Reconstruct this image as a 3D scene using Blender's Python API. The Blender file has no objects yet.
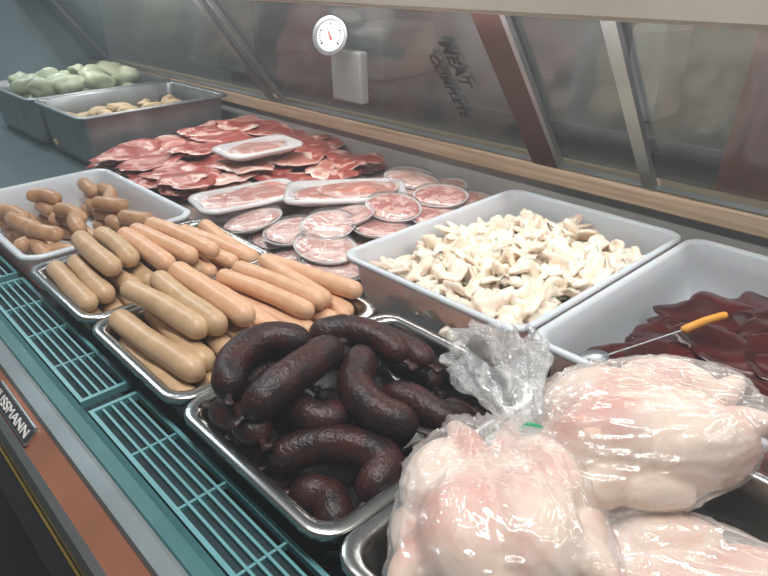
import bpy, bmesh, math, random
from mathutils import Vector, Matrix, noise
random.seed(7)
R=random.Random(11)
ZOFF=0.95
SC=bpy.context.scene
COL=SC.collection

# ------------------------------------------------------------ materials
def newmat(name):
    m=bpy.data.materials.new(name); m.use_nodes=True
    nt=m.node_tree
    return m,nt,nt.nodes['Principled BSDF'],nt.nodes['Material Output']
def N(nt,t,**k):
    n=nt.nodes.new(t)
    for a,b in k.items():
        if a in n.inputs: n.inputs[a].default_value=b
        else: setattr(n,a,b)
    return n
def simple(name,col,rough=.5,metal=0,scale=30,var=.12,bump=0.0,col2=None,spec=.5,sss=0,coat=0,bscale=None,lo=.3,hi=.7,detail=4):
    m,nt,b,o=newmat(name)
    tc=N(nt,'ShaderNodeTexCoord')
    ns=N(nt,'ShaderNodeTexNoise'); ns.inputs['Scale'].default_value=scale; ns.inputs['Detail'].default_value=detail
    nt.links.new(tc.outputs['Object'],ns.inputs['Vector'])
    cr=N(nt,'ShaderNodeValToRGB')
    c2=col2 if col2 else tuple(max(0,c*(1-var)) for c in col)
    cr.color_ramp.elements[0].position=lo; cr.color_ramp.elements[1].position=hi
    cr.color_ramp.elements[0].color=(*c2,1); cr.color_ramp.elements[1].color=(*col,1)
    nt.links.new(ns.outputs['Fac'],cr.inputs['Fac'])
    nt.links.new(cr.outputs['Color'],b.inputs['Base Color'])
    b.inputs['Roughness'].default_value=rough; b.inputs['Metallic'].default_value=metal
    b.inputs['Specular IOR Level'].default_value=spec
    if sss:
        b.inputs['Subsurface Weight'].default_value=sss
        b.inputs['Subsurface Radius'].default_value=(.02,.008,.005)
        b.inputs['Subsurface Scale'].default_value=.5
    if coat:
        b.inputs['Coat Weight'].default_value=coat; b.inputs['Coat Roughness'].default_value=.12
    if bump:
        n2=N(nt,'ShaderNodeTexNoise'); n2.inputs['Scale'].default_value=bscale or scale*3; n2.inputs['Detail'].default_value=3
        nt.links.new(tc.outputs['Object'],n2.inputs['Vector'])
        bp=N(nt,'ShaderNodeBump'); bp.inputs['Strength'].default_value=bump; bp.inputs['Distance'].default_value=.002
        nt.links.new(n2.outputs['Fac'],bp.inputs['Height']); nt.links.new(bp.outputs['Normal'],b.inputs['Normal'])
    return m
M={}
M['steel']=simple('brushed_steel',(.56,.56,.55),.24,1,20,.15,.05)
M['steel_dark']=simple('dull_steel',(.38,.41,.42),.42,.8,12,.2,.05)
M['chrome']=simple('chrome',(.70,.70,.69),.2,1,20,.1)
M['deck']=simple('case_deck',(.07,.11,.115),.5,0,8,.2)
M['case_white']=simple('white_enamel',(.46,.46,.44),.4,0,6,.12)
M['endpanel']=simple('end_panel',(.28,.38,.42),.5,0,4,.35)
M['riser']=simple('riser_enamel',(.44,.34,.31),.4,0,30,.2)
M['teal']=simple('teal_sill',(.06,.17,.18),.4,0,15,.2)
M['tealbar']=simple('teal_plastic',(.12,.32,.34),.4,0,20,.15)
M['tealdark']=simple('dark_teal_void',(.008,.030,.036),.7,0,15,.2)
M['graysill']=simple('gray_sill',(.19,.22,.23),.35,.3,12,.2)
M['orange']=simple('orange_insert',(.32,.13,.075),.5,0,12,.2)
M['black']=simple('black_kick',(.005,.005,.007),.5,0,20,.3)
M['yellow']=simple('yellow_stripe',(.22,.15,.02),.5,0,12,.2)
M['cream']=simple('cream_enamel',(.62,.58,.49),.4,0,3,.08,col2=(.52,.48,.40))
M['maroon']=simple('maroon_frame',(.08,.035,.03),.45,0,5,.3)
M['cloth_maroon']=simple('maroon_cloth',(.24,.05,.03),.9,0,9,.4,.4)
M['white']=simple('white_plastic',(.78,.77,.74),.45,0,10,.06)
M['graybox']=simple('gray_plastic',(.30,.31,.30),.5,0,10,.2)
M['foam']=simple('white_foam',(.76,.75,.75),.4,0,40,.04,.1)
M['blackink']=simple('black_ink',(.03,.03,.03),.5,0,30,.1)
M['grayink']=simple('faded_ink',(.03,.022,.022),.8,0,30,.1)
M['badgeface']=simple('badge_face_dark',(.03,.035,.04),.35,0,30,.1)
M['red']=simple('red_needle',(.5,.06,.03),.4,0,30,.1)
M['yellow_handle']=simple('yellow_handle',(.66,.30,.04),.45,0,30,.15)
M['green_tie']=simple('green_tie',(.03,.35,.16),.4,0,30,.1)
M['wall']=simple('room_wall',(.17,.17,.155),.8,0,1.2,.5)
M['wallfront']=simple('shop_wall',(.62,.62,.60),.8,0,1.5,.1)
M['floor']=simple('floor_tile',(.05,.05,.045),.5,0,3,.4)
M['ceil']=simple('ceiling_paint',(.75,.75,.73),.8,0,2,.05)
M['counter']=simple('back_counter',(.20,.21,.20),.35,.5,4,.4)
M['frank']=simple('frankfurter_skin',(.74,.46,.29),.40,0,45,.15,.12,col2=(.65,.37,.21),sss=.12)
M['brat']=simple('bratwurst_skin',(.60,.41,.25),.40,0,38,.2,.2,col2=(.47,.31,.165),sss=.1)
M['smallb']=simple('small_sausage_skin',(.54,.33,.19),.40,0,35,.3,.1,col2=(.38,.20,.10))
M['blood']=simple('blood_sausage_skin',(.018,.008,.009),.40,0,30,.3,.8,col2=(.050,.013,.012),bscale=190,spec=.38,lo=.36,hi=.58)
M['tripe']=simple('tripe_skin',(.88,.78,.65),.38,0,26,.25,.35,col2=(.76,.60,.44),sss=.3,lo=.25,hi=.52,bscale=120)
M['liver']=simple('liver_skin',(.080,.010,.010),.20,0,22,.4,.35,col2=(.024,.005,.006),spec=.5,bscale=50)
M['chick']=simple('chicken_skin',(.86,.69,.56),.42,0,12,.2,.3,col2=(.74,.38,.31),sss=.15,bscale=200,lo=.32,hi=.48)
M['veg']=simple('pale_green_meat',(.48,.51,.36),.45,0,30,.25,.3,col2=(.34,.39,.26))  # greens greyed to paint in the haze over the far trays
M['yellowfood']=simple('yellow_crumbed',(.58,.46,.28),.6,0,60,.3,.6,col2=(.43,.30,.15))

m,nt,b,o=newmat('pale_wood')
tc=N(nt,'ShaderNodeTexCoord'); mp=N(nt,'ShaderNodeMapping'); mp.inputs['Scale'].default_value=(1.5,30,60)
ns=N(nt,'ShaderNodeTexNoise'); ns.inputs['Scale'].default_value=2.5; ns.inputs['Detail'].default_value=6
cr=N(nt,'ShaderNodeValToRGB'); cr.color_ramp.elements[0].color=(.42,.30,.19,1); cr.color_ramp.elements[1].color=(.62,.48,.34,1)
cr.color_ramp.elements[0].position=.35; cr.color_ramp.elements[1].position=.65
nt.links.new(tc.outputs['Object'],mp.inputs['Vector']); nt.links.new(mp.outputs['Vector'],ns.inputs['Vector'])
nt.links.new(ns.outputs['Fac'],cr.inputs['Fac']); nt.links.new(cr.outputs['Color'],b.inputs['Base Color']); b.inputs['Roughness'].default_value=.5
M['wood']=m

def meatmat(name,c1,c2,fat,rimpos,veins=.62,scale=28,rough=.3):
    m,nt,b,o=newmat(name)
    tc=N(nt,'ShaderNodeTexCoord')
    ns=N(nt,'ShaderNodeTexNoise'); ns.inputs['Scale'].default_value=scale; ns.inputs['Detail'].default_value=5; ns.inputs['Distortion'].default_value=1.2
    nt.links.new(tc.outputs['Object'],ns.inputs['Vector'])
    cr=N(nt,'ShaderNodeValToRGB'); e=cr.color_ramp.elements
    e[0].position=.3; e[0].color=(*c2,1); e[1].position=veins-.06; e[1].color=(*c1,1)
    x=cr.color_ramp.elements.new(veins); x.color=(*fat,1)
    nt.links.new(ns.outputs['Fac'],cr.inputs['Fac'])
    at=N(nt,'ShaderNodeAttribute'); at.attribute_name='rim'
    n2=N(nt,'ShaderNodeTexNoise'); n2.inputs['Scale'].default_value=14
    nt.links.new(tc.outputs['Object'],n2.inputs['Vector'])
    ad=N(nt,'ShaderNodeMath',operation='MULTIPLY_ADD'); ad.inputs[1].default_value=.35
    nt.links.new(n2.outputs['Fac'],ad.inputs[0]); nt.links.new(at.outputs['Fac'],ad.inputs[2])
    r2=N(nt,'ShaderNodeValToRGB'); r2.color_ramp.elements[0].position=rimpos; r2.color_ramp.elements[1].position=min(1,rimpos+.04)
    sc_=N(nt,'ShaderNodeMath',operation='MULTIPLY'); sc_.inputs[1].default_value=.8
    nt.links.new(ad.outputs[0],sc_.inputs[0]); nt.links.new(sc_.outputs[0],r2.inputs['Fac'])
    mx=N(nt,'ShaderNodeMix',data_type='RGBA'); nt.links.new(r2.outputs['Color'],mx.inputs[0])
    nt.links.new(cr.outputs['Color'],mx.inputs[6]); mx.inputs[7].default_value=(*fat,1)
    nt.links.new(mx.outputs[2],b.inputs['Base Color']); b.inputs['Roughness'].default_value=rough
    bp=N(nt,'ShaderNodeBump'); bp.inputs['Strength'].default_value=.3; bp.inputs['Distance'].default_value=.002
    nt.links.new(ns.outputs['Fac'],bp.inputs['Height']); nt.links.new(bp.outputs['Normal'],b.inputs['Normal'])
    return m
M['steak']=meatmat('steak_meat',(.42,.10,.08),(.24,.045,.033),(.68,.43,.37),.925,.60,17)
M['pork']=meatmat('pork_meat',(.60,.26,.20),(.44,.14,.11),(.76,.57,.50),.90,.58,17)
M['salami']=meatmat('salami_slice',(.52,.18,.15),(.38,.10,.09),(.72,.47,.41),.96,.54,60)
M['ham']=meatmat('pink_slice',(.64,.35,.30),(.52,.23,.19),(.78,.58,.52),.96,.55,50)

def glassmat(name,tint,gloss,haze,hazecol,rough=.02,wr=0,wscale=40,fres=.5,cloud=0):
    m=bpy.data.materials.new(name); m.use_nodes=True; nt=m.node_tree; nt.nodes.clear()
    o=N(nt,'ShaderNodeOutputMaterial'); tr=N(nt,'ShaderNodeBsdfTransparent'); tr.inputs['Color'].default_value=(*tint,1)
    gl=N(nt,'ShaderNodeBsdfGlossy'); gl.inputs['Roughness'].default_value=rough
    lw=N(nt,'ShaderNodeLayerWeight'); lw.inputs['Blend'].default_value=.5
    pw=N(nt,'ShaderNodeMath',operation='POWER'); pw.inputs[1].default_value=3.0
    nt.links.new(lw.outputs['Facing'],pw.inputs[0])
    mu=N(nt,'ShaderNodeMath',operation='MULTIPLY_ADD'); mu.inputs[1].default_value=fres; mu.inputs[2].default_value=gloss; mu.use_clamp=True
    nt.links.new(pw.outputs[0],mu.inputs[0])
    m1=N(nt,'ShaderNodeMixShader'); nt.links.new(mu.outputs[0],m1.inputs[0]); nt.links.new(tr.outputs[0],m1.inputs[1]); nt.links.new(gl.outputs[0],m1.inputs[2])
    df=N(nt,'ShaderNodeBsdfDiffuse'); df.inputs['Color'].default_value=(*hazecol,1)
    m2=N(nt,'ShaderNodeMixShader')
    tc=N(nt,'ShaderNodeTexCoord'); ns=N(nt,'ShaderNodeTexNoise'); ns.inputs['Scale'].default_value=wscale; ns.inputs['Detail'].default_value=4
    ns.inputs['Distortion'].default_value=1.0
    nt.links.new(tc.outputs['Object'],ns.inputs['Vector'])
    mr=N(nt,'ShaderNodeMapRange'); mr.inputs['From Min'].default_value=.3; mr.inputs['From Max'].default_value=.75
    mr.inputs['To Min'].default_value=haze*.5; mr.inputs['To Max'].default_value=haze*1.6
    nt.links.new(ns.outputs['Fac'],mr.inputs['Value']); nt.links.new(mr.outputs[0],m2.inputs[0])
    nt.links.new(m1.outputs[0],m2.inputs[1]); nt.links.new(df.outputs[0],m2.inputs[2])
    if wr:
        bp=N(nt,'ShaderNodeBump'); bp.inputs['Strength'].default_value=wr; bp.inputs['Distance'].default_value=.006
        nt.links.new(ns.outputs['Fac'],bp.inputs['Height']); nt.links.new(bp.outputs['Normal'],gl.inputs['Normal'])
    nt.links.new(m2.outputs[0],o.inputs['Surface'])
    return m
M['frontglass']=glassmat('clear_curved_glass',(.97,.99,.99),.04,.02,(.75,.85,.88),.02,0,3,.4)
M['rearglass']=glassmat('rear_door_glass',(.62,.66,.64),.13,.12,(.42,.45,.44),.14,0,2.2,.22)  # diffuse haze mixed into the panes, imitating the veil of the front glass
M['film']=glassmat('cling_film',(.97,.97,.97),.09,.06,(.85,.85,.85),.10,.5,30,.4)
M['bag']=glassmat('clear_poly_bag',(.98,.98,.98),.12,.21,(.90,.87,.85),.09,1.0,24,.38)
M['bagruffle']=glassmat('clear_poly_bag_gathered',(.95,.96,.96),.16,.26,(.80,.80,.79),.12,1.0,60,.4)
m,nt,b,o=newmat('translucent_tub_plastic')
b.inputs['Roughness'].default_value=.3
b.inputs['Subsurface Weight'].default_value=.3; b.inputs['Subsurface Scale'].default_value=.02
b.inputs['Transmission Weight'].default_value=.25
tc=N(nt,'ShaderNodeTexCoord'); ns=N(nt,'ShaderNodeTexNoise'); ns.inputs['Scale'].default_value=5
nt.links.new(tc.outputs['Object'],ns.inputs['Vector'])
cr=N(nt,'ShaderNodeValToRGB'); cr.color_ramp.elements[0].color=(.78,.75,.78,1); cr.color_ramp.elements[1].color=(.88,.85,.88,1)
nt.links.new(ns.outputs['Fac'],cr.inputs['Fac']); nt.links.new(cr.outputs['Color'],b.inputs['Base Color'])
M['tub']=m

# ------------------------------------------------------------ helpers
def mk(name,verts,faces,mat,parent=None,smooth=False,origin=None):
    if origin is None:
        xs=[v[0] for v in verts]; ys=[v[1] for v in verts]; zs=[v[2] for v in verts]
        origin=Vector(((min(xs)+max(xs))/2,(min(ys)+max(ys))/2,min(zs)))
    origin=Vector(origin)
    me=bpy.data.meshes.new(name)
    me.from_pydata([tuple(Vector(v)-origin) for v in verts],[],faces)
    me.update()
    if smooth: me.polygons.foreach_set('use_smooth',[True]*len(me.polygons))
    me.materials.append(M[mat] if isinstance(mat,str) else mat)
    ob=bpy.data.objects.new(name,me); COL.objects.link(ob)
    ob.location=origin
    if parent is not None:
        ob.parent=parent; ob.location=origin-Vector(parent['_o'])
    ob['_o']=list(origin)
    return ob
def tag(ob,label,cat=None,group=None,kind=None):
    ob['label']=label
    if cat: ob['category']=cat
    if group: ob['group']=group
    if kind: ob['kind']=kind
    return ob
def empty(name,loc,label,cat):
    e=bpy.data.objects.new(name,None); COL.objects.link(e); e.location=loc; e['_o']=list(loc); e.empty_display_size=.05
    tag(e,label,cat); return e
def boxgeo(x0,x1,y0,y1,z0,z1):
    v=[(x0,y0,z0),(x1,y0,z0),(x1,y1,z0),(x0,y1,z0),(x0,y0,z1),(x1,y0,z1),(x1,y1,z1),(x0,y1,z1)]
    f=[(0,3,2,1),(4,5,6,7),(0,1,5,4),(1,2,6,5),(2,3,7,6),(3,0,4,7)]
    return v,f
def box(name,x0,x1,y0,y1,z0,z1,mat,parent=None,bevel=0):
    v,f=boxgeo(x0,x1,y0,y1,z0,z1); ob=mk(name,v,f,mat,parent)
    if bevel:
        b=ob.modifiers.new('b','BEVEL'); b.width=bevel; b.segments=2
    return ob
def merge(parts):
    V=[];F=[]
    for v,f in parts:
        k=len(V); V+=list(v); F+=[tuple(i+k for i in q) for q in f]
    return V,F
def extrude_profile(pts,x0,x1):
    n=len(pts); v=[(x0,p[0],p[1]) for p in pts]+[(x1,p[0],p[1]) for p in pts]
    f=[(i,(i+1)%n,n+(i+1)%n,n+i) for i in range(n)]
    f.append(tuple(range(n-1,-1,-1))); f.append(tuple(range(n,2*n)))
    return v,f
def rrect(cx,cy,hw,hd,r,z,n=5):
    out=[]
    for k,(sx,sy) in enumerate([(1,1),(-1,1),(-1,-1),(1,-1)]):
        for i in range(n+1):
            a=math.pi/2*k+math.pi/2*i/n
            out.append((cx+sx*(hw-r)+r*math.cos(a),cy+sy*(hd-r)+r*math.sin(a),z))
    return out
def rot2(vs,cx,cy,ang):
    c,s=math.cos(ang),math.sin(ang)
    return [(cx+(x-cx)*c-(y-cy)*s,cy+(x-cx)*s+(y-cy)*c,z) for x,y,z in vs]
def loopstack(loops,close=True):
    V=[];F=[];n=len(loops[0])
    for l in loops: V+=l
    for k in range(len(loops)-1):
        for i in range(n):
            j=(i+1)%n
            F.append((k*n+i,k*n+j,(k+1)*n+j,(k+1)*n+i))
    if close: F.append(tuple((len(loops)-1)*n+i for i in range(n)))
    return V,F
def pan(name,x0,x1,y0,y1,zr,depth,mat,label,flange=.012,taper=.008,thick=.0012,rc=.03,ang=0,cat='tray',group=None,parent=None):
    cx,cy=(x0+x1)/2,(y0+y1)/2; hw,hd=(x1-x0)/2,(y1-y0)/2
    L=[rrect(cx,cy,hw,hd,rc,zr-.006),rrect(cx,cy,hw,hd,rc,zr-.001),rrect(cx,cy,hw-.0015,hd-.0015,rc-.001,zr),
       rrect(cx,cy,hw-flange,hd-flange,max(.006,rc-flange*.4),zr),rrect(cx,cy,hw-flange-.003,hd-flange-.003,max(.005,rc-flange*.4),zr-.004)]
    for t in (.3,.6,.85):
        L.append(rrect(cx,cy,hw-flange-.003-taper*t,hd-flange-.003-taper*t,max(.005,rc-flange*.4),zr-.004-(depth-.004)*t))
    L.append(rrect(cx,cy,hw-flange-.006-taper,hd-flange-.006-taper,max(.005,rc-flange*.4),zr-depth+.003))
    L.append(rrect(cx,cy,hw-flange-.014-taper,hd-flange-.014-taper,max(.004,rc-flange*.4-.006),zr-depth))
    V,F=loopstack(L)
    if ang: V=rot2(V,cx,cy,ang)
    ob=mk(name,V,F,mat,parent,True)
    s=ob.modifiers.new('s','SOLIDIFY'); s.thickness=thick; s.offset=1
    if label: tag(ob,label,cat,group)
    return ob
def catmull(P,n):
    P=[Vector(p) for p in P]
    if len(P)==2: return [P[0].lerp(P[1],i/(n-1)) for i in range(n)]
    Q=[P[0]*2-P[1]]+P+[P[-1]*2-P[-2]]
    out=[]
    m=len(P)-1
    for k in range(n):
        t=k/(n-1)*m; i=min(int(t),m-1); u=t-i
        a,b,c,d=Q[i],Q[i+1],Q[i+2],Q[i+3]
        out.append(.5*((2*b)+(-a+c)*u+(2*a-5*b+4*c-d)*u*u+(-a+3*b-3*c+d)*u**3))
    return out
def tubegeo(P,r,n=26,seg=16,endk=1.0,seed=0,rough=.03,nub=False,wr=0):
    pts=catmull(P,n*3)
    L=[0]
    for i in range(1,len(pts)): L.append(L[-1]+(pts[i]-pts[i-1]).length)
    T=L[-1]; e=min(r*endk,T*.3)
    ss=[e*(1-math.cos(math.pi/2*i/6)) for i in range(6)]
    mid=[e+(T-2*e)*i/(n-1) for i in range(n)]
    ss=ss+mid+[T-s for s in reversed(ss)]
    def at(s):
        for i in range(1,len(L)):
            if L[i]>=s-1e-9:
                u=(s-L[i-1])/max(1e-9,L[i]-L[i-1]); return pts[i-1].lerp(pts[i],u)
        return pts[-1]
    C=[at(s) for s in ss]
    V=[];F=[]; up=Vector((0,0,1))
    for i,c in enumerate(C):
        t=(C[min(i+1,len(C)-1)]-C[max(i-1,0)]).normalized()
        x=t.cross(up).normalized(); y=x.cross(t).normalized()
        s=ss[i]; d=min(s,T-s)
        rr=r*(math.sqrt(max(0,1-(1-d/e)**2)) if d<e else 1)
        rr=max(rr,r*(.16 if nub else .05))
        for k in range(seg):
            a=2*math.pi*k/seg
            q=x*math.cos(a)+y*math.sin(a)
            nn=noise.noise(Vector((s*18+seed*3.1,math.cos(a)*.6,math.sin(a)*.6+seed)))
            n3=0
            if wr: n3=wr*(abs(noise.noise(Vector((s*60+seed*3.1,math.cos(a)*2.2,math.sin(a)*2.2+seed))))-.25)
            V.append(c+q*rr*(1+rough*nn*2+n3))
    m=len(C)
    for i in range(m-1):
        for k in range(seg):
            j=(k+1)%seg
            F.append((i*seg+k,i*seg+j,(i+1)*seg+j,(i+1)*seg+k))
    F.append(tuple(range(seg-1,-1,-1))); F.append(tuple((m-1)*seg+k for k in range(seg)))
    if nub:
        for end,idx in ((0,0),(1,m-1)):
            c=C[idx]; t=(C[0]-C[2]).normalized() if end==0 else (C[-1]-C[-3]).normalized()
            x=t.cross(up).normalized(); y=x.cross(t).normalized(); k0=len(V)
            prof=[(0,.18),(.25,.14),(.5,.24),(.8,.28),(.85,.02)]
            for d,w in prof:
                for k in range(8):
                    a=2*math.pi*k/8; V.append(c+t*d*r+(x*math.cos(a)*1.3+y*math.sin(a)*.6)*w*r)
            for i in range(len(prof)-1):
                for k in range(8):
                    j=(k+1)%8; F.append((k0+i*8+k,k0+i*8+j,k0+(i+1)*8+j,k0+(i+1)*8+k))
    return V,F
def slabgeo(cx,cy,z,rx,ry,th,ang,seed,irr=.18,wav=.004,rings=7,seg=36,tilt=(0,0),wf=18,hf=0):
    V=[];rim=[];F=[]
    c,s=math.cos(ang),math.sin(ang)
    for side in (0,1):
        for i in range(rings+1):
            t=i/rings
            for k in range(seg):
                a=2*math.pi*k/seg
                rr=1+irr*2*noise.noise(Vector((math.cos(a)*1.2+seed*5.3,math.sin(a)*1.2,seed*1.7)))
                if hf: rr+=hf*2*noise.noise(Vector((math.cos(a)*4+seed*2.3,math.sin(a)*4,seed*.7)))
                x=rx*rr*t*math.cos(a); y=ry*rr*t*math.sin(a)
                w=wav*2*noise.noise(Vector((x*wf+seed,y*wf,seed*2.2)))+tilt[0]*x+tilt[1]*y
                h=th*.5*math.sqrt(max(0,1-t**5))
                zz=w+(h if side==0 else -h)+th*.5
                V.append((cx+x*c-y*s,cy+x*s+y*c,z+zz)); rim.append(t)
    n=(rings+1)*seg
    for i in range(rings):
        for k in range(seg):
            j=(k+1)%seg
            F.append((i*seg+k,(i+1)*seg+k,(i+1)*seg+j,i*seg+j))
            F.append((n+i*seg+k,n+i*seg+j,n+(i+1)*seg+j,n+(i+1)*seg+k))
    return V,F,rim
def slab(name,cx,cy,z,rx,ry,th,ang,seed,mat,parent=None,**k):
    V,F,rim=slabgeo(cx,cy,z,rx,ry,th,ang,seed,**k)
    ob=mk(name,V,F,mat,parent,True)
    at=ob.data.attributes.new('rim','FLOAT','POINT'); at.data.foreach_set('value',rim)
    return ob
def ico(sub):
    bm=bmesh.new(); bmesh.ops.create_icosphere(bm,subdivisions=sub,radius=1)
    v=[x.co.copy() for x in bm.verts]; f=[tuple(q.index for q in p.verts) for p in bm.faces]; bm.free(); return v,f
ICO3=ico(3); ICO4=ico(4)
def blob(name,c,sc,rot,seed,mat,amp=.3,fr=1.6,ridge=.25,parent=None,base=ICO3):
    E=Matrix.Rotation(rot[2],3,'Z')@Matrix.Rotation(rot[1],3,'Y')@Matrix.Rotation(rot[0],3,'X')
    V=[]
    for v in base[0]:
        n1=noise.noise(v*fr+Vector((seed*7.3,0,seed)))
        n2=1-abs(noise.noise(v*fr*1.9+Vector((0,seed*3.3,0))))*2
        p=v*(1+amp*n1*1.6-ridge*(n2**4 if n2>0 else 0))
        V.append(Vector(c)+E@Vector((p.x*sc[0],p.y*sc[1],p.z*sc[2])))
    return mk(name,V,base[1],mat,parent,True)
def foldsheet(name,c,lx,ly,rot,seed,mat,th=.0035,folds=1.5,amp=.010):
    E=Matrix.Rotation(rot[2],3,'Z')@Matrix.Rotation(rot[1],3,'Y')@Matrix.Rotation(rot[0],3,'X')
    nx,ny=20,14; V=[];F=[]
    curl=2.4+1.8*noise.noise(Vector((seed,3.3,1)))
    for i in range(nx):
        for j in range(ny):
            u0=i/(nx-1)*2-1; w0=j/(ny-1)*2-1
            u=u0*math.sqrt(1-w0*w0*.5); w=w0*math.sqrt(1-u0*u0*.5)
            e=1-.7*abs(noise.noise(Vector((u*2.4,w*2.4,seed*1.9))))
            a=u*curl*.5+ .5*noise.noise(Vector((w*1.1,seed,0)))
            x=lx*math.sin(a)/max(.4,curl*.5)*e; z=lx*(1-math.cos(a))/max(.4,curl*.5)*.55*-1
            y=ly*w*e
            z+=amp*1.4*noise.noise(Vector((u*folds+seed*2,w*folds*1.3,seed)))
            z+=amp*.38*math.sin(w*6+u*2+seed)
            x+=amp*.9*noise.noise(Vector((u*2.0,w*2.0,seed+9))); y+=amp*.9*noise.noise(Vector((u*2.0+7,w*2.0,seed+4)))
            V.append(Vector(c)+E@Vector((x,y,z)))
    for i in range(nx-1):
        for j in range(ny-1): F.append((i*ny+j,(i+1)*ny+j,(i+1)*ny+j+1,i*ny+j+1))
    ob=mk(name,V,F,mat,None,True)
    s=ob.modifiers.new('s','SOLIDIFY'); s.thickness=th; s.offset=0
    s=ob.modifiers.new('b','SUBSURF'); s.levels=1; s.render_levels=1
    return ob

# ------------------------------------------------------------ room shell
def struct(ob,label): tag(ob,label,None,None,'structure'); return ob
FZ=-.95
struct(box('floor',-5.2,2.2,-2.6,3.3,FZ-.05,FZ,'floor'),'dark tiled shop floor')
struct(box('ceiling',-5.2,2.2,-2.6,3.3,1.85,1.9,'ceil'),'white painted shop ceiling')
struct(box('wall_back',-5.2,2.2,3.2,3.3,FZ,1.85,'wall'),'grey green painted wall behind the counter')
struct(box('wall_front',-5.2,2.2,-2.6,-2.5,FZ,1.85,'wallfront'),'pale painted shop wall')
struct(box('wall_left',-5.2,-5.1,-2.5,3.2,FZ,1.85,'wallfront'),'pale painted shop side wall')
struct(box('wall_right',2.1,2.2,-2.5,3.2,FZ,1.85,'wallfront'),'pale painted shop side wall')

# ------------------------------------------------------------ display case
X0,X1=-3.1,.5
case=empty('display_case',(-1.3,.6,FZ),'long refrigerated butcher display case with raised glass front','display case')
def cbox(name,*a,label=None,bevel=0):
    ob=box(name,*a,parent=case,bevel=bevel)
    if label: ob['label']=label
    return ob
DZ=-.08
cbox('deck',X0,X1,.235,1.12,DZ-.02,DZ-.001,'deck')
cbox('base_body',X0,X1,.09,1.20,FZ,DZ-.03,'black',label='black lower cabinet body')
cbox('rear_wall_panel',X0,X1,1.12,1.14,DZ,.03,'case_white',label='white inner rear wall')
cbox('wooden_rail',X0,X1,1.105,1.19,.03,.063,'wood',label='pale wooden rail under the sliding doors',bevel=.003)
cbox('end_panel',X0-.04,X0,.09,1.19,DZ,.42,'endpanel')
cbox('canopy',X0,X1,.84,1.02,.365,.43,'cream',label='cream enamel top canopy',bevel=.006)
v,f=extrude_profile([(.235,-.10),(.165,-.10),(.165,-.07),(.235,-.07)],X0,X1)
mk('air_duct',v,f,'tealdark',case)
v,f=extrude_profile([(.165,-.10),(.165,-.036),(.150,-.012),(.134,-.004),(.130,-.010),(.130,-.10)],X0,X1)
mk('inner_sill',v,f,'teal',case)['label']='teal inner front sill'
v,f=extrude_profile([(.130,-.10),(.130,.002),(.126,.004),(.112,.002),(.110,-.004),(.110,-.10)],X0,X1)
mk('glass_rail',v,f,'graysill',case)['label']='grey rail for the glass'
v,f=extrude_profile([(.110,-.10),(.110,-.006),(.086,-.026),(.086,-.10)],X0,X1)
mk('bumper_insert',v,f,'orange',case)['label']='faded orange bumper strip'
v,f=extrude_profile([(.086,-.10),(.086,-.022),(.078,-.024),(.074,-.034),(.074,-.10)],X0,X1)
mk('bumper_trim',v,f,'chrome',case)['label']='chrome bumper trim'
v,f=extrude_profile([(.0735,-.16),(.0735,-.050),(.071,-.052),(.071,-.16)],X0,X1)
mk('trim_stripe',v,f,'yellow',case)['label']='thin yellow stripe'
v,f=extrude_profile([(.071,-.50),(.071,-.056),(.055,-.065),(.03,-.50)],X0,X1)
mk('front_panel',v,f,'black',case)['label']='black lower front panel'
gx=X0+.05
while gx<X1-.1:
    ln=.44; a,b_=gx,gx+ln; parts=[]
    zt,zb=-.038,-.048
    parts.append(boxgeo(a,b_,.168,.173,zb,zt)); parts.append(boxgeo(a,b_,.227,.232,zb,zt))
    parts.append(boxgeo(a,a+.006,.173,.227,zb,zt)); parts.append(boxgeo(b_-.006,b_,.173,.227,zb,zt))
    for q in range(4):
        yy=.182+q*.0110
        parts.append(boxgeo(a+.006,b_-.006,yy,yy+.0030,zb+.002,zt-.001))
    for q in range(1,4):
        xx=a+ln*q/4
        parts.append(boxgeo(xx-.0016,xx+.0016,.173,.227,zb,zt-.0025))
    V,F=merge(parts)
    g=mk('vent_grille',V,F,'tealbar',case); g['label']='teal slatted air vent grille'
    gx+=.465
prof=[(.84,.44),(.80,.50),(.72,.57),(.62,.64),(.50,.71),(.38,.77),(.28,.82)]
pp=catmull([(0,a,b) for a,b in prof],30)
V=[(X0,p.y,p.z) for p in pp]+[(X1,p.y,p.z) for p in pp]; n=len(pp)
g=mk('front_glass',V,[(i,i+1,n+i+1,n+i) for i in range(n-1)],'frontglass',case,True); g['label']='curved clear front glass swung up'
YB,ZB,YT,ZT=1.125,.063,.905,.37
def slanted(x0,x1,off=0,th=.012,u0=0,u1=1):
    d=Vector((0,YT-YB,ZT-ZB)); nrm=Vector((0,-d.z,d.y)).normalized()
    if nrm.y>0: nrm=-nrm
    a=Vector((0,YB,ZB))+d*u0; b=Vector((0,YB,ZB))+d*u1
    pts=[]
    for x in (x0,x1):
        for p,o in ((a,off),(a,off+th),(b,off+th),(b,off)):
            q=p+nrm*o; pts.append((x,q.y,q.z))
    f=[(0,1,2,3),(7,6,5,4),(0,4,5,1),(1,5,6,2),(2,6,7,3),(3,7,4,0)]
    return pts,f
def sl(name,mat,*a,label=None,**k):
    v,f=slanted(*a,**k); ob=mk(name,v,f,mat,case)
    if label: ob['label']=label
    return ob
for x0,x1 in ((X0,-1.72),(-1.69,-.75),(-.70,-.53),(-.50,X1)):
    v,f=slanted(x0,x1,off=-.004,th=.004); v=[v[0],v[3],v[7],v[4]]; p=mk('sliding_door_pane',v,[(0,1,2,3)],'rearglass',case); p['label']='smoky glass sliding door pane with painted haze'
for x in (-2.9,-1.705,-.515,.1):
    sl('door_post','steel_dark',x-.012,x+.012,label='slanted strip modelled as the reflection of a door post')
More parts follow.
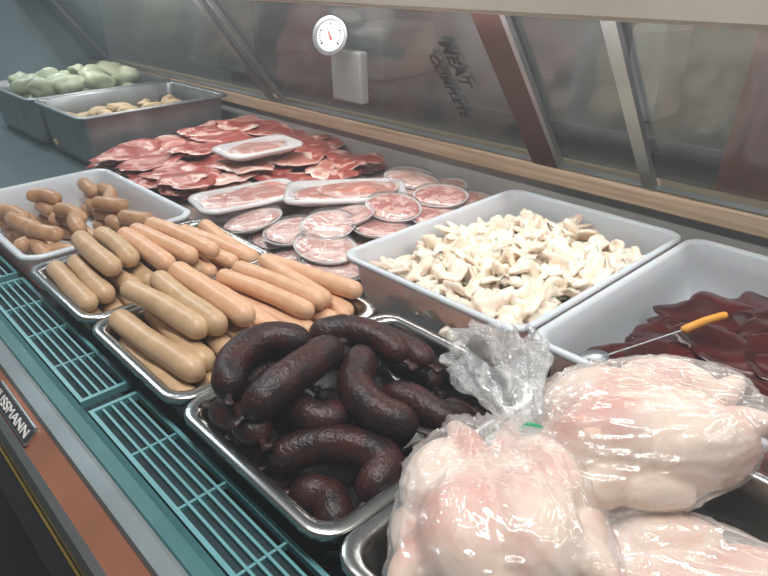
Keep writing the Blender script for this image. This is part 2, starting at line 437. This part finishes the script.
sl('door_post','steel_dark',-.705,-.695,label='slanted strip modelled as the reflection of a door post')
sl('door_post','steel_dark',-1.645,-1.632,label='slanted strip modelled as the reflection of a door post')  # added strip: the neighbouring post's reflection built as geometry
sl('door_frame','maroon',-.765,-.705,label='dark maroon slanted door frame')
sl('door_bottom_track','steel_dark',X0,X1,u0=0,u1=.035,th=.010)
def textmesh(s,size,ext,name,mat,parent,org,ex,ey,align='LEFT',fitw=None,offset=0):
    cu=bpy.data.curves.new('t','FONT'); cu.body=s; cu.size=size; cu.extrude=ext; cu.align_x=align; cu.offset=offset
    to=bpy.data.objects.new('t',cu); COL.objects.link(to)
    dg=bpy.context.evaluated_depsgraph_get(); me=bpy.data.meshes.new_from_object(to.evaluated_get(dg))
    ex=Vector(ex).normalized(); ey=Vector(ey).normalized(); ez=ex.cross(ey)
    k=1
    if fitw: k=fitw/(max(v.co.x for v in me.vertices)-min(v.co.x for v in me.vertices))
    V=[Vector(org)+ex*v.co.x*k+ey*v.co.y+ez*v.co.z for v in me.vertices]; F=[tuple(p.vertices) for p in me.polygons]
    bpy.data.objects.remove(to)
    return mk(name,V,F,mat,parent)
gd=Vector((0,YB-YT,ZB-ZT)).normalized()
def on_glass(x,z): return (x,1.125-(z-.063)*.7166-.003,z)
t_=textmesh('MEAT',.044,.0003,'window_lettering','grayink',case,on_glass(-.885,.305),gd+Vector((.05,0,0)),Vector((1,0,0))-gd*.05,offset=.0009); t_['label']='dark lettering on the rear glass'
t_=textmesh('COMPLETE',.034,.0003,'window_lettering','grayink',case,on_glass(-.930,.275),gd+Vector((.05,0,0)),Vector((1,0,0))-gd*.05,offset=.0008); t_['label']='dark lettering on the rear glass'
ey=Vector((0,.024,.020)).normalized(); ez=Vector((1,0,0)).cross(ey)
o0=Vector((-.752,.098,-.016))
def bp(x,y,z): return o0+Vector((x,0,0))+ey*y+ez*z
L=[]
for inset,zz in ((0,0),(0,.003),(.0015,.004)):
    l=rrect(0,0,.068-inset,.0115-inset,.005,zz); L.append([bp(*q) for q in l])
V,F=loopstack(L); bd=mk('badge',V,F,'chrome',case); bd['label']='chrome rimmed maker badge plate'
L=[[bp(*q) for q in rrect(0,0,.0645,.0086,.003,zz)] for zz in (.0035,.0045)]
V,F=loopstack(L); b2=mk('badge_face',V,F,'badgeface',bd)
b3=textmesh('HUSSMANN',.0155,.0006,'badge_lettering','white',bd,bp(0,-.0055,.0055),(1,0,0),ey,'CENTER',fitw=.120)

cbox('display_riser',-1.83,-.79,.59,1.115,DZ,-.050,'riser',label='raised display shelf')

# thermometer
th=empty('thermometer',(-1.194,.94,.24),'round dial fridge thermometer with metal rim','thermometer')
nrm=Vector((.45,-.85,.28)).normalized()
xx=Vector((0,0,1)).cross(nrm).normalized(); yy=nrm.cross(xx)
tc_=Vector((-1.172,.925,.297))
def disc(name,prof,mat,parent,seg=40):
    Ls=[]
    for r,h in prof:
        r=r*1.10
        Ls.append([tc_+(xx*math.cos(2*math.pi*k/seg)+yy*math.sin(2*math.pi*k/seg))*r+nrm*h for k in range(seg)])
    V,F=loopstack(Ls); return mk(name,V,F,mat,parent,False)
disc('case_rim',[(.029,-.012),(.036,-.008),(.0375,0),(.036,.004),(.030,.004),(.028,.001),(.028,0)],'steel_dark',th)
disc('dial_face',[(.028,0),(.028,.0012)],'white',th)
parts=[]
for k in range(21):
    a=math.radians(-40+k*13); d=xx*math.cos(a)+yy*math.sin(a); p=xx*-math.sin(a)+yy*math.cos(a)
    r0,r1=(.021,.027); w=.0008 if k%5 else .0016
    c0=tc_+nrm*.0018
    parts.append(([c0+d*r0-p*w,c0+d*r1-p*w,c0+d*r1+p*w,c0+d*r0+p*w],[(0,1,2,3)]))
V,F=merge(parts); mk('dial_marks',V,F,'blackink',th)
a=math.radians(115); d=xx*math.cos(a)+yy*math.sin(a); p=xx*-math.sin(a)+yy*math.cos(a); c0=tc_+nrm*.003
mk('needle',[c0-d*.009-p*.0025,c0+d*.022,c0-d*.009+p*.0025,c0-d*.009-p*.0025+nrm*.001,c0+d*.022+nrm*.001,c0-d*.009+p*.0025+nrm*.001],[(0,1,2),(3,5,4),(0,3,4,1),(1,4,5,2),(2,5,3,0)],'red',th)
v,f=boxgeo(-1.215,-1.115,.955,.980,.155,.265); ob=mk('mount',v,f,'graybox',th); bb=ob.modifiers.new('b','BEVEL'); bb.width=.006; bb.segments=3

# ------------------------------------------------------------ trays
D=.08
pan('steel_tray',-1.132,-.872,.228,.552,0,D,'steel','stainless steel tray heaped with pale sausages',group='stainless steel food trays')
pan('steel_tray',-.868,-.610,.228,.552,0,D,'steel','stainless steel tray holding frankfurters and bratwursts',group='stainless steel food trays')
pan('steel_tray',-.606,-.336,.228,.555,0,D,'steel','deep stainless steel tray of black blood sausages',group='stainless steel food trays')
pan('steel_tray',-.332,.10,.228,.590,0,D,'steel','stainless steel tray under bagged chickens',group='stainless steel food trays')
pan('plastic_tub',-1.60,-1.145,.232,.548,.005,.083,'tub','white plastic tub of small brown sausages',flange=.007,thick=.002,rc=.035,taper=.012,cat='tub',group='white plastic food tubs')
pan('plastic_tub',-.767,-.412,.60,1.055,.022,.10,'tub','white plastic tub filled with cream tripe pieces',flange=.006,thick=.0018,rc=.03,taper=.014,cat='tub',group='white plastic food tubs')
pan('plastic_tub',-.402,-.03,.60,1.055,.022,.10,'tub','white plastic tub of raw dark red liver',flange=.006,thick=.0018,rc=.03,taper=.014,cat='tub',group='white plastic food tubs')
pan('steel_tray',-2.25,-1.87,.60,1.07,.07,.148,'steel_dark','deep steel tray of yellow crumbed pieces',group='stainless steel food trays')
pan('steel_tray',-2.74,-2.27,.59,1.08,.07,.148,'steel_dark','deep steel tray of pale green vegetables',group='stainless steel food trays')

# ------------------------------------------------------------ sausages
def sausage(name,P,r,mat,label,group,seed,nub=False,rough=.03,endk=1.1,wr=0):
    V,F=tubegeo(P,r,seed=seed,nub=nub,rough=rough,endk=endk,wr=wr)
    o_=mk(name,V,F,mat,None,True); tag(o_,label,'sausage',group); return o_
sd=0
def layX(x0,x1,ys,z,r,mat,label,group,jit=.006,yaw=.02):
    global sd
    for y in ys:
        sd+=1
        a=x0+R.uniform(-jit,jit); b=x1+R.uniform(-jit,jit); dy=R.uniform(-yaw,yaw)*.3; bend=R.uniform(-.004,.004)
        zz=z+R.uniform(-.0015,.0015)
        sausage('sausage',[(a,y-dy,zz),((a+b)/2,y+bend,zz+R.uniform(0,.002)),(b,y+dy,zz)],r*R.uniform(.95,1.04),mat,label,group,sd,rough=.05)
LB='plump pale tan bratwurst stacked in a steel tray'; LF='long smooth orange tan frankfurter in a steel tray'
GB='bratwursts in the steel trays'; GF='frankfurters in the steel trays'
layX(-.825,-.648,[.272,.305,.338,.371],-.060,.0157,'brat',LB,GB)
layX(-.836,-.638,[.262,.295,.328,.360],-.030,.0160,'brat',LB,GB,.010)
layX(-.852,-.648,[.274,.307,.339,.371],.001,.0160,'brat',LB,GB,.012,.04)
layX(-.872,-.680,[.304,.337],.032,.0162,'brat',LB,GB,.010,.04)
layX(-.872,-.665,[.370],.033,.0165,'frank',LB,GB,.012)
layX(-.828,-.650,[.405,.434,.463,.492,.521],-.062,.0138,'frank',LF,GF)
layX(-.835,-.645,[.400,.429,.458,.487,.516],-.035,.0138,'frank',LF,GF)
layX(-.842,-.640,[.428,.456,.484,.510,.532],-.009,.0136,'frank',LF,GF,.008,.05)
layX(-.862,-.655,[.400],.004,.0165,'frank',LF,GF,.01,.05)
layX(-.842,-.655,[.440,.469,.498,.524],.017,.0136,'frank',LF,GF,.012,.06)
layX(-1.090,-.910,[.270,.303,.336,.369,.402,.435,.468,.500,.523],-.062,.0155,'brat',LB,GB)
layX(-1.100,-.904,[.262,.294,.326,.358,.390],-.031,.0156,'brat',LB,GB,.008)
layX(-1.100,-.904,[.422,.453,.484,.515],-.033,.0148,'frank',LF,GF,.008)
layX(-1.112,-.918,[.260,.292,.324],-.001,.0158,'brat',LB,GB,.010,.04)
layX(-1.110,-.912,[.356,.388,.420],-.001,.0155,'brat',LB,GB,.010,.04)
layX(-1.108,-.900,[.450,.479,.507,.531],-.004,.0143,'frank',LF,GF,.010,.05)
layX(-1.125,-.950,[.314,.347],.030,.0160,'brat',LB,GB,.01)
layX(-1.095,-.905,[.380,.412,.444],.028,.0150,'frank',LB,GB,.010,.05)
for i in range(45):
    sd+=1
    lay=i//15; an=R.uniform(-1.2,1.2) if lay<2 else R.uniform(-.6,.9); ln=R.uniform(.048,.064)
    q=i%15
    if lay==2 and q in (0,4,6,9,13): continue
    x=-1.505+(q%5)*.068+R.uniform(-.012,.012); y=.300+(q//5)*.085+R.uniform(-.012,.012)
    z=-.062+lay*.027
    c,s=math.cos(an),math.sin(an); bd_=R.uniform(-.028,.028)
    sausage('sausage',[(x-c*ln,y-s*ln*.55,z),(x-s*bd_,y+c*bd_*.5,z+.003),(x+c*ln,y+s*ln*.55,z)],.0150,'smallb','small brown curved sausage in a plastic tub','small sausages in the plastic tub',sd)

# ------------------------------------------------------------ blood sausages
BL=[
 ([(-.530,.258,.042),(-.572,.290,.048),(-.580,.340,.052),(-.540,.375,.050)],.0205),
 ([(-.500,.256,.032),(-.498,.300,.048),(-.505,.350,.054),(-.520,.395,.048)],.0205),
 ([(-.568,.256,.006),(-.525,.268,.008),(-.480,.262,.010)],.0205),
 ([(-.578,.290,.010),(-.580,.350,.014),(-.560,.400,.016),(-.52,.425,.016)],.0205),
 ([(-.535,.300,.006),(-.500,.315,.010),(-.465,.325,.010),(-.452,.36,.008)],.020),
 ([(-.475,.260,-.020),(-.458,.300,-.008),(-.425,.330,-.004),(-.380,.340,-.006),(-.364,.298,-.018)],.0210),
 ([(-.440,.264,-.034),(-.415,.286,-.034),(-.395,.284,-.036),(-.372,.264,-.040)],.020),
 ([(-.425,.256,-.062),(-.400,.256,-.062),(-.375,.258,-.062)],.016),
 ([(-.505,.425,.030),(-.465,.375,.032),(-.420,.365,.024),(-.378,.385,.014)],.0205),
 ([(-.580,.430,.004),(-.560,.470,.008),(-.510,.490,.008),(-.460,.490,.004)],.020),
 ([(-.575,.395,.034),(-.545,.430,.042),(-.500,.450,.038),(-.462,.450,.028)],.020),
 ([(-.460,.410,.004),(-.425,.425,.004),(-.385,.430,.000),(-.364,.460,-.008)],.0195),
 ([(-.370,.370,-.020),(-.366,.420,-.026),(-.370,.470,-.034)],.0195),
 ([(-.560,.270,-.045),(-.500,.275,-.047),(-.455,.270,-.055)],.020),
 ([(-.570,.320,-.035),(-.520,.330,-.034),(-.47,.345,-.036)],.020),
 ([(-.565,.400,-.048),(-.510,.390,-.050),(-.455,.400,-.052)],.020),
 ([(-.420,.330,-.052),(-.400,.380,-.054),(-.395,.430,-.056)],.020),
 ([(-.575,.460,-.035),(-.520,.455,-.034),(-.470,.440,-.034)],.020),
 ([(-.560,.515,-.045),(-.510,.520,-.045),(-.470,.510,-.045)],.020),
 ([(-.450,.500,-.055),(-.400,.500,-.055),(-.368,.490,-.055)],.019),
 ([(-.445,.455,-.022),(-.425,.405,-.020),(-.415,.375,-.022)],.0195),
]
for i,(P,r) in enumerate(BL):
    sausage('blood_sausage',P,r,'blood','thick curved black blood sausage in a steel tray','blood sausages in the steel tray',100+i,nub=True,rough=.05,endk=1.25,wr=.08)
sausage('blood_sausage',[(-.425,.535,.016),(-.400,.530,.026),(-.372,.510,.030)],.018,'blood','short reddish black sausage against the tray corner','blood sausages in the steel tray',140,nub=True,rough=.06,wr=.1)

# ------------------------------------------------------------ tripe
k=0
for lay in range(3):
    nx,ny=(6,8) if lay==0 else ((6,8) if lay==1 else (6,8))
    for i in range(nx):
        for j in range(ny):
            fx=(i+.5)/nx; fy=(j+.5)/ny
            mound=math.sin(math.pi*fx)*math.sin(math.pi*fy)
            x=-.730+fx*.278+R.uniform(-.016,.016); y=.648+fy*.360+R.uniform(-.016,.016)
            z=[-.055,-.034,-.020][lay]+mound*[.004,.014,.024][lay]+R.uniform(-.004,.006)
            s=R.uniform(.9,1.55) if lay else 1; k+=1
            ro=(R.uniform(-.55,.55),R.uniform(-.55,.55),R.uniform(0,6.28))
            if lay==0 or R.random()<.42:
                o_=blob('tripe_piece',(x,y,z),(.034*s,.023*s,.014*s),ro,k,'tripe',.75,2.1,.5,base=ICO4 if lay else ICO3)
            else:
                o_=foldsheet('tripe_piece',(x,y,z+.005),.038*s,.024*s,ro,k*1.31,'tripe',.0075,1.8,.014)
            tag(o_,'crumpled cream coloured tripe piece in a plastic tub','tripe','tripe pieces in the plastic tub')

# ------------------------------------------------------------ liver
k=0
for lay in range(5):
    for i in range(3):
        for j in range(3):
            k+=1
            x=-.300+i*.085+R.uniform(-.02,.02)+(lay%2)*.02; y=.700+j*.115+R.uniform(-.02,.02)+(lay%2)*.02
            x=min(max(x,-.300),-.135); y=min(max(y,.685),.955)
            z=-.070+lay*.0095+max(0,(x+.30))*.06*lay/3
            o_=slab('liver_slice',x,y,z,R.uniform(.074,.092),R.uniform(.052,.066),.009,R.uniform(-.8,1.8),k*1.3,'liver',irr=.26,wav=.0050,wf=17,rings=14,seg=64,hf=.07)
            tag(o_,'glossy dark red raw liver slice in a plastic tub','liver','liver slices in the plastic tub')
P0,P1,P2=Vector((-.338,.683,-.014)),Vector((-.290,.788,.000)),Vector((-.262,.858,.008))
sp=empty('serving_spoon',tuple(P0),'steel serving spoon with a yellow handle resting on liver','spoon')
V,F=tubegeo([P1,P1.lerp(P2,.5)+Vector((0,0,.002)),P2],.0055,n=14,seg=12,seed=3,rough=.05); mk('handle',V,F,'yellow_handle',sp,True)
V1,F1=tubegeo([P0,P0.lerp(P1,.5),P1.lerp(P2,.1)],.0014,n=10,seg=8)
d=(P0-P1).normalized(); sidev=Vector((-d.y,d.x,0)).normalized()
Ls=[]
for t in range(7):
    a=t/6*math.pi/2; Ls.append([P0+d*.018+(d*math.cos(q*math.pi/10)*.022+sidev*math.sin(q*math.pi/10)*.016)*math.cos(a)*1.0+Vector((0,0,.004-.010*math.sin(a))) for q in range(20)])
V2,F2=loopstack(Ls)
V,F=merge([(V1,F1),(V2,F2)]); mk('bowl',V,F,'steel_dark',sp,True)

# ------------------------------------------------------------ packed meat
def foam_pack(cx,cy,z,hw,hd,ang,label,meatmat_,n,seed):
    e=empty('meat_pack',(cx,cy,z),label,'packed meat'); e['group']='packed meat trays'
    t_=pan('foam_tray',cx-hw,cx+hw,cy-hd,cy+hd,z+.022,.020,'foam',None,flange=.007,taper=.012,thick=.002,rc=.03,ang=ang,parent=e)
    for i in range(n):
        u=(i-(n-1)/2)*(hw*1.0/max(1,n))*.9
        c,s=math.cos(ang),math.sin(ang)
        slab('meat_slice',cx+u*c,cy+u*s,z+.009+i*.005,hw*(.78 if n==1 else .66),hd*.80,.014,ang+R.uniform(-.2,.2),seed+i*2.1,meatmat_,e,irr=.12,wav=.003,hf=.04)
    L=[rrect(cx,cy,hw+.001,hd+.001,.03,z+.016),rrect(cx,cy,hw+.001,hd+.001,.03,z+.024),rrect(cx,cy,hw-.01,hd-.01,.025,z+.027),rrect(cx,cy,hw*.6,hd*.6,.02,z+.029)]
    L=[rot2(l,cx,cy,ang) for l in L]
    V,F=loopstack(L); mk('cling_film',V,F,'film',e,True)
    return e
foam_pack(-1.035,.835,-.012,.125,.068,math.radians(50),'white foam tray of pink pork slices under film','pork',2,5)
foam_pack(-1.385,.850,.016,.10,.066,math.radians(86),'white foam tray half empty beside red steaks','pork',1,9)
foam_pack(-1.185,.690,-.022,.115,.066,math.radians(78),'white foam tray of pale pork chops under film','pork',2,13)
def round_pack(cx,cy,z,r,mat,label,seed):
    e=empty('sliced_meat_pack',(cx,cy,z),label,'packed meat'); e['group']='round sliced meat packs'
    seg=40
    tx,ty=R.uniform(-.16,.16),R.uniform(-.16,.16)
    sx=R.uniform(.92,1.1); ra=R.uniform(0,3)
    def T(V):
        out=[]
        for x,y,zz in V:
            dx,dy=x-cx,y-cy; c,s=math.cos(ra),math.sin(ra)
            u=(dx*c+dy*s)*sx; w=(-dx*s+dy*c)/sx
            dx,dy=u*c-w*s,u*s+w*c
            out.append((cx+dx,cy+dy,zz+dx*tx+dy*ty))
        return out
    def ring(rr,zz): return [(cx+rr*math.cos(2*math.pi*q/seg),cy+rr*math.sin(2*math.pi*q/seg),zz) for q in range(seg)]
    V,F=loopstack([ring(r+.003,z+.007),ring(r+.0035,z+.008),ring(r+.001,z+.0085),ring(r-.001,z+.002),ring(r-.006,z)])
    mk('dish',T(V),F,'foam',e,True)
    V,F,rim=slabgeo(cx,cy,z+.003,r*.97,r*.97,.010,0,seed,irr=.05,wav=.0012,hf=.02)
    o_=mk('meat_slice',T(V),F,mat,e,True); at=o_.data.attributes.new('rim','FLOAT','POINT'); at.data.foreach_set('value',rim)
    V,F=loopstack([ring(r+.004,z+.009),ring(r+.002,z+.0145),ring(r*.6,z+.0155)]); mk('cling_film',T(V),F,'film',e,True)
RP=[]
for i in range(5):
    for j in range(5):
        x=-.845-i*.094+R.uniform(-.015,.015); y=.650+j*.095+R.uniform(-.015,.015)
        if x<-1.10 and y<.80: continue
        if x<-1.20: continue
        RP.append((x,y,-.046,'ham' if R.random()<.55 else 'salami'))
RP+=[(-.877,.655,-.024,'ham'),(-.868,.785,-.022,'salami'),(-.838,.900,-.020,'salami'),(-.840,1.020,-.022,'salami'),(-.950,1.035,-.024,'salami'),(-1.055,1.045,-.024,'ham'),(-.985,.660,-.025,'ham'),(-.925,.965,-.022,'salami'),(-.925,.700,-.008,'ham'),(-1.09,.640,-.026,'ham'),(-.945,.755,-.012,'ham'),(-.90,.845,-.004,'salami'),(-.88,.960,-.004,'salami'),(-1.0,1.0,-.006,'ham')]
for i,(x,y,z,m_) in enumerate(RP):
    round_pack(x,y,z,R.uniform(.048,.060),m_,'round clear pack of marbled %s slices'%('red salami' if m_=='salami' else 'pale pink sausage'),20+i)
# steaks
k=0
ST=[]
for lay in range(4):
    for i in range(5):
        for j in range(4):
            x=-1.75+i*.125+R.uniform(-.035,.035); y=.665+j*.12+R.uniform(-.035,.035)
            if lay>=3 and (x>-1.45 or y<.80): continue
            if lay>=2 and (x>-1.36 and y<.92): continue
            if lay>=1 and x>-1.30 and y<.80: continue
            if x>-1.27 and y<.83: continue
            x=max(min(x,-1.20),-1.74); y=max(min(y,1.03),.665)
            ST.append((x,y,-.040+lay*.014,lay))
for (x,y,z,lay) in ST:
    k+=1
    mt='steak' if R.random()<.64 else 'pork'
    o_=slab('pork_steak',x,y,z,R.uniform(.088,.120),R.uniform(.056,.076),.013,R.uniform(0,3.14),k*.77,mt,irr=.24,wav=.0065,wf=14,rings=12,seg=64,tilt=(R.uniform(-.06,.06),R.uniform(-.06,.06)),hf=.08)
    tag(o_,'raw %s with pale fat edge in the meat pile'%('dark red steak' if mt=='steak' else 'pink pork slice'),'steak','raw steaks piled on the shelf')

k=0
for lay in range(3):
    for i in range(4):
        for j in range(5):
            k+=1
            x=-2.165+i*.070+R.uniform(-.012,.012); y=.670+j*.080+R.uniform(-.012,.012)
            o_=blob('crumbed_piece',(x,y,-.050+lay*.036),(.042,.024,.018),(R.uniform(-.3,.3),R.uniform(-.3,.3),R.uniform(0,6)),k+300,'yellowfood',.22,1.4,.1,base=ICO3)
            tag(o_,'yellow crumbed piece in a deep steel tray','crumbed meat','crumbed pieces in the steel tray')
for lay in range(3):
    for i in range(3):
        for j in range(4):
            k+=1
            x=-2.60+i*.10+R.uniform(-.015,.015); y=.68+j*.10+R.uniform(-.015,.015)
            o_=blob('green_cabbage_piece',(x,y,-.025+lay*.052),(.060,.040,.032),(R.uniform(-.4,.4),R.uniform(-.4,.4),R.uniform(0,6)),k+300,'veg',.25,1.2,.08)
            tag(o_,'pale green leafy lump in a deep steel tray','vegetable','green pieces in the steel tray')
o_=slab('price_tag',-1.66,.40,-.05,.03,.02,.002,.5,3,'white',irr=.1,wav=.004,tilt=(.5,.6)); tag(o_,'small white price tag beside the plastic tub','price tag')

# ------------------------------------------------------------ chickens
def evalmesh(V,F,vox,smooth_it):
    me=bpy.data.meshes.new('tmp'); me.from_pydata([tuple(v) for v in V],[],F); me.update()
    ob=bpy.data.objects.new('tmp',me); COL.objects.link(ob)
    r=ob.modifiers.new('r','REMESH'); r.mode='VOXEL'; r.voxel_size=vox
    s=ob.modifiers.new('s','SMOOTH'); s.iterations=smooth_it; s.factor=.5
    dg=bpy.context.evaluated_depsgraph_get(); m2=bpy.data.meshes.new_from_object(ob.evaluated_get(dg))
    Vn=[v.co.copy() for v in m2.vertices]; Nn=[v.normal.copy() for v in m2.vertices]; Fn=[tuple(p.vertices) for p in m2.polygons]
    bpy.data.objects.remove(ob); return Vn,Nn,Fn
def ell(c,s,rz=0,ry=0):
    E=Matrix.Rotation(rz,3,'Z')@Matrix.Rotation(ry,3,'Y')
    return [Vector(c)+E@Vector((v.x*s[0],v.y*s[1],v.z*s[2])) for v in ICO3[0]],ICO3[1]
CP=[ell((0,0,-.002),(.088,.064,.052)),ell((.028,.023,.018),(.056,.038,.044)),ell((.028,-.023,.018),(.056,.038,.044)),
    ell((-.044,.043,.018),(.052,.027,.035),.36,-.24),ell((-.044,-.043,.018),(.052,.027,.035),-.36,-.24),
    ell((-.080,.018,.029),(.030,.0125,.0135),-.58,.30),ell((-.080,-.018,.029),(.030,.0125,.0135),.58,.30),
    ell((.042,.062,.006),(.038,.015,.021),.38),ell((.042,-.062,.006),(.038,.015,.021),-.38),
    ell((.008,.070,.002),(.034,.0125,.016),-.2),ell((.008,-.070,.002),(.034,.0125,.016),.2),ell((.080,0,.0),(.02,.024,.022))]
BV,BN,BF=evalmesh(*merge(CP),.0028,4)
bm=bmesh.new()
for v in merge(CP)[0]: bm.verts.new(v)
r_=bmesh.ops.convex_hull(bm,input=bm.verts)
for v in [g for g in r_['geom_interior'] if isinstance(g,bmesh.types.BMVert)]: bm.verts.remove(v)
bm.verts.ensure_lookup_table(); bm.verts.index_update()
hv=[v.co*1.005 for v in bm.verts]; hf_=[tuple(q.index for q in p.verts) for p in bm.faces]; bm.free()
HV,HN,HF=evalmesh(hv,hf_,.0030,8)
def chicken(c,E,label,seed,sc=1.0,tie=None):
    c=Vector(c)
    e=empty('bagged_chicken',tuple(c),label,'chicken'); e['group']='bagged whole chickens'
    V=[c+E@(v*sc+n*.0016*noise.noise(v*30+Vector((seed,0,0)))) for v,n in zip(BV,BN)]
    mk('chicken_body',V,BF,'chick',e,True)
    V=[]
    tl=E.transposed()@(Vector(tie)-c) if tie else Vector((-.10,0,.04))
    for v,n in zip(HV,HN):
        rel=v-tl; dist=rel.length; ang=math.atan2(rel.y,rel.z+.001)
        w=1-abs(noise.noise(Vector((math.cos(ang)*6,math.sin(ang)*6+seed*3,dist*9))))*3.4
        w2=1-abs(noise.noise(Vector((v.x*26,v.y*56,v.z*56))+Vector((0,seed,0))))*3.2
        fall=max(.35,1-dist/.16)
        pull=Vector((0,0,0))
        if tie and dist<.085: pull=(tl-v)*(.55*(1-dist/.085)**1.5)
        V.append(c+E@(v*sc*1.006+pull+n*(.007*fall*max(0,w)**2+.003*max(0,w2)**2)))
    mk('plastic_bag',V,HF,'bag',e,True)
    return e
def rotm(z,y,x): return Matrix.Rotation(z,3,'Z')@Matrix.Rotation(y,3,'Y')@Matrix.Rotation(x,3,'X')
c1=chicken((-.233,.330,.024),rotm(math.radians(-48),-.15,.1),'whole pale pink chicken in clear bag at the tray edge',1,1.05,tie=(-.290,.375,.092))
c2=chicken((-.197,.485,.050),rotm(math.radians(225),.1,.0),'whole chicken in clear bag resting on other chickens',2,.99,tie=(-.266,.408,.068))
c3=chicken((-.080,.398,-.014),rotm(math.radians(20),0,.0),'whole chicken in clear bag lying beneath another',3,1.02)
def ruffle(parent,base,dirv,length,r0,r1,seed,flat=.55):
    base=Vector(base); d=Vector(dirv).normalized(); x=d.cross(Vector((0,0,1))).normalized(); y=x.cross(d).normalized()
    V=[];F=[];seg=110;rows=26
    for i in range(rows):
        t=i/(rows-1)
        for k_ in range(seg):
            a=2*math.pi*k_/seg
            ca,sa=math.cos(a),math.sin(a)
            pl=.16*min(1,t*3)*math.sin(a*9+seed+t*2)+.5*t*noise.noise(Vector((ca*1.6+seed,sa*1.6,t*2)))+.25*t*noise.noise(Vector((ca*4+seed,sa*4,t*5)))
            rr=(r0+(r1-r0)*min(1,t*1.15)**.6)*(1+pl)
            ln=length*t*(1+.22*noise.noise(Vector((ca*2,sa*2+seed,0))))
            q=base+d*ln+x*rr*ca+y*rr*flat*sa
            cr=.012*t*Vector((noise.noise(q*45),noise.noise(q*45+Vector((9,0,0))),noise.noise(q*45+Vector((0,9,0)))))
            V.append(q+cr-Vector((0,0,.02*t*t)))
    for i in range(rows-1):
        for k_ in range(seg):
            j=(k_+1)%seg; F.append((i*seg+k_,i*seg+j,(i+1)*seg+j,(i+1)*seg+k_))
    mk('bag_neck',V,F,'bagruffle',parent,True)['label']='gathered ruffled clear bag top'
ruffle(c2,(-.264,.412,.066),(-.76,.46,.24),.125,.010,.046,2,.75)
V,F=tubegeo([(-.266,.400,.070),(-.258,.403,.078),(-.250,.412,.073)],.0025,n=8,seg=8); mk('green_tie',V,F,'green_tie',c2,True)

# ------------------------------------------------------------ room behind
o_=empty('back_counter',(-1.2,2.3,FZ),'long grey steel work counter behind the case','counter')
box('counter_top',-3.6,1.6,2.0,2.75,-.13,-.08,'counter',o_,.005)
box('cabinet_body',-3.55,1.55,2.05,2.72,FZ,-.13,'wall',o_)
o_=box('storage_box',-2.6,-2.3,2.1,2.45,-.08,.16,'graybox',bevel=.02); tag(o_,'grey storage box standing on the back counter','box')
o_=box('storage_box',-1.15,-1.02,2.15,2.35,-.08,.24,'graybox',bevel=.03); tag(o_,'tall grey container standing on the back counter','box')
V=[];F=[];nx,nz=24,20
for i in range(nx):
    for j in range(nz):
        u=i/(nx-1);w=j/(nz-1)
        V.append((-.56+u*.55-(1-w)*.10*(1-u),1.62+.03*math.sin(u*16)+.02*math.sin(u*7+w*3),-.93+w*1.35+.04*math.sin(u*3.14)))
for i in range(nx-1):
    for j in range(nz-1): F.append((i*nz+j,(i+1)*nz+j,(i+1)*nz+j+1,i*nz+j+1))
o_=mk('hanging_cloth',V,F,'cloth_maroon',None,True); s=o_.modifiers.new('s','SOLIDIFY'); s.thickness=.006
tag(o_,'draped maroon cloth hanging behind the case','cloth')

# ------------------------------------------------------------ lights
def area(name,loc,rot,sx,sy,pw,col):
    l=bpy.data.lights.new(name,'AREA'); l.shape='RECTANGLE'; l.size=sx; l.size_y=sy; l.energy=pw; l.color=col
    o=bpy.data.objects.new(name,l); COL.objects.link(o); o.location=loc; o.rotation_euler=rot
    return o
LT=[area('case_light',(-1.2,.875,.3640),(0,0,0),3.0,.03,5.6,(1,.97,.96)),
    area('ceiling_light',(-.4,.2,1.75),(0,0,0),1.6,.14,38,(1,.98,.97)),
    area('ceiling_light',(-3.2,.5,1.75),(0,0,0),1.4,.25,36,(.78,.92,1)),
    area('ceiling_light',(.7,1.2,1.75),(0,0,0),.2,1.6,14,(1,.96,.93)),
    area('ceiling_light',(-1.0,2.2,1.75),(0,0,0),1.6,.3,7,(.95,1,.97))]
w=bpy.data.worlds.new('World'); SC.world=w; w.use_nodes=True
nt=w.node_tree
nt.nodes['Background'].inputs[0].default_value=(.75,.85,.95,1); nt.nodes['Background'].inputs[1].default_value=.3
vs=nt.nodes.new('ShaderNodeVolumeScatter'); vs.inputs['Color'].default_value=(.86,.95,1,1); vs.inputs['Density'].default_value=.05  # thin air haze added in place of the front glass's milky veil
nt.links.new(vs.outputs[0],nt.nodes['World Output'].inputs['Volume'])

# ------------------------------------------------------------ camera
cam=bpy.data.cameras.new('Camera'); co=bpy.data.objects.new('Camera',cam); COL.objects.link(co)
cam.sensor_width=36; cam.lens=660/768*36; cam.clip_start=.01
r_=Vector((.679,.734,-.0204)); u_=Vector((-.3195,.3203,.8918)); b_=Vector((.661,-.5988,.452))
b_.normalize(); u_=(u_-b_*u_.dot(b_)).normalized(); r_=u_.cross(b_)
M3=Matrix((r_,u_,b_)).transposed()
co.matrix_world=Matrix.Translation((0,0,.45+ZOFF))@M3.to_4x4()
SC.camera=co
for o in list(COL.objects):
    if o is co: continue
    if o.parent is None: o.location.z+=ZOFF
    if '_o' in o: del o['_o']
SC.view_settings.view_transform='Standard'
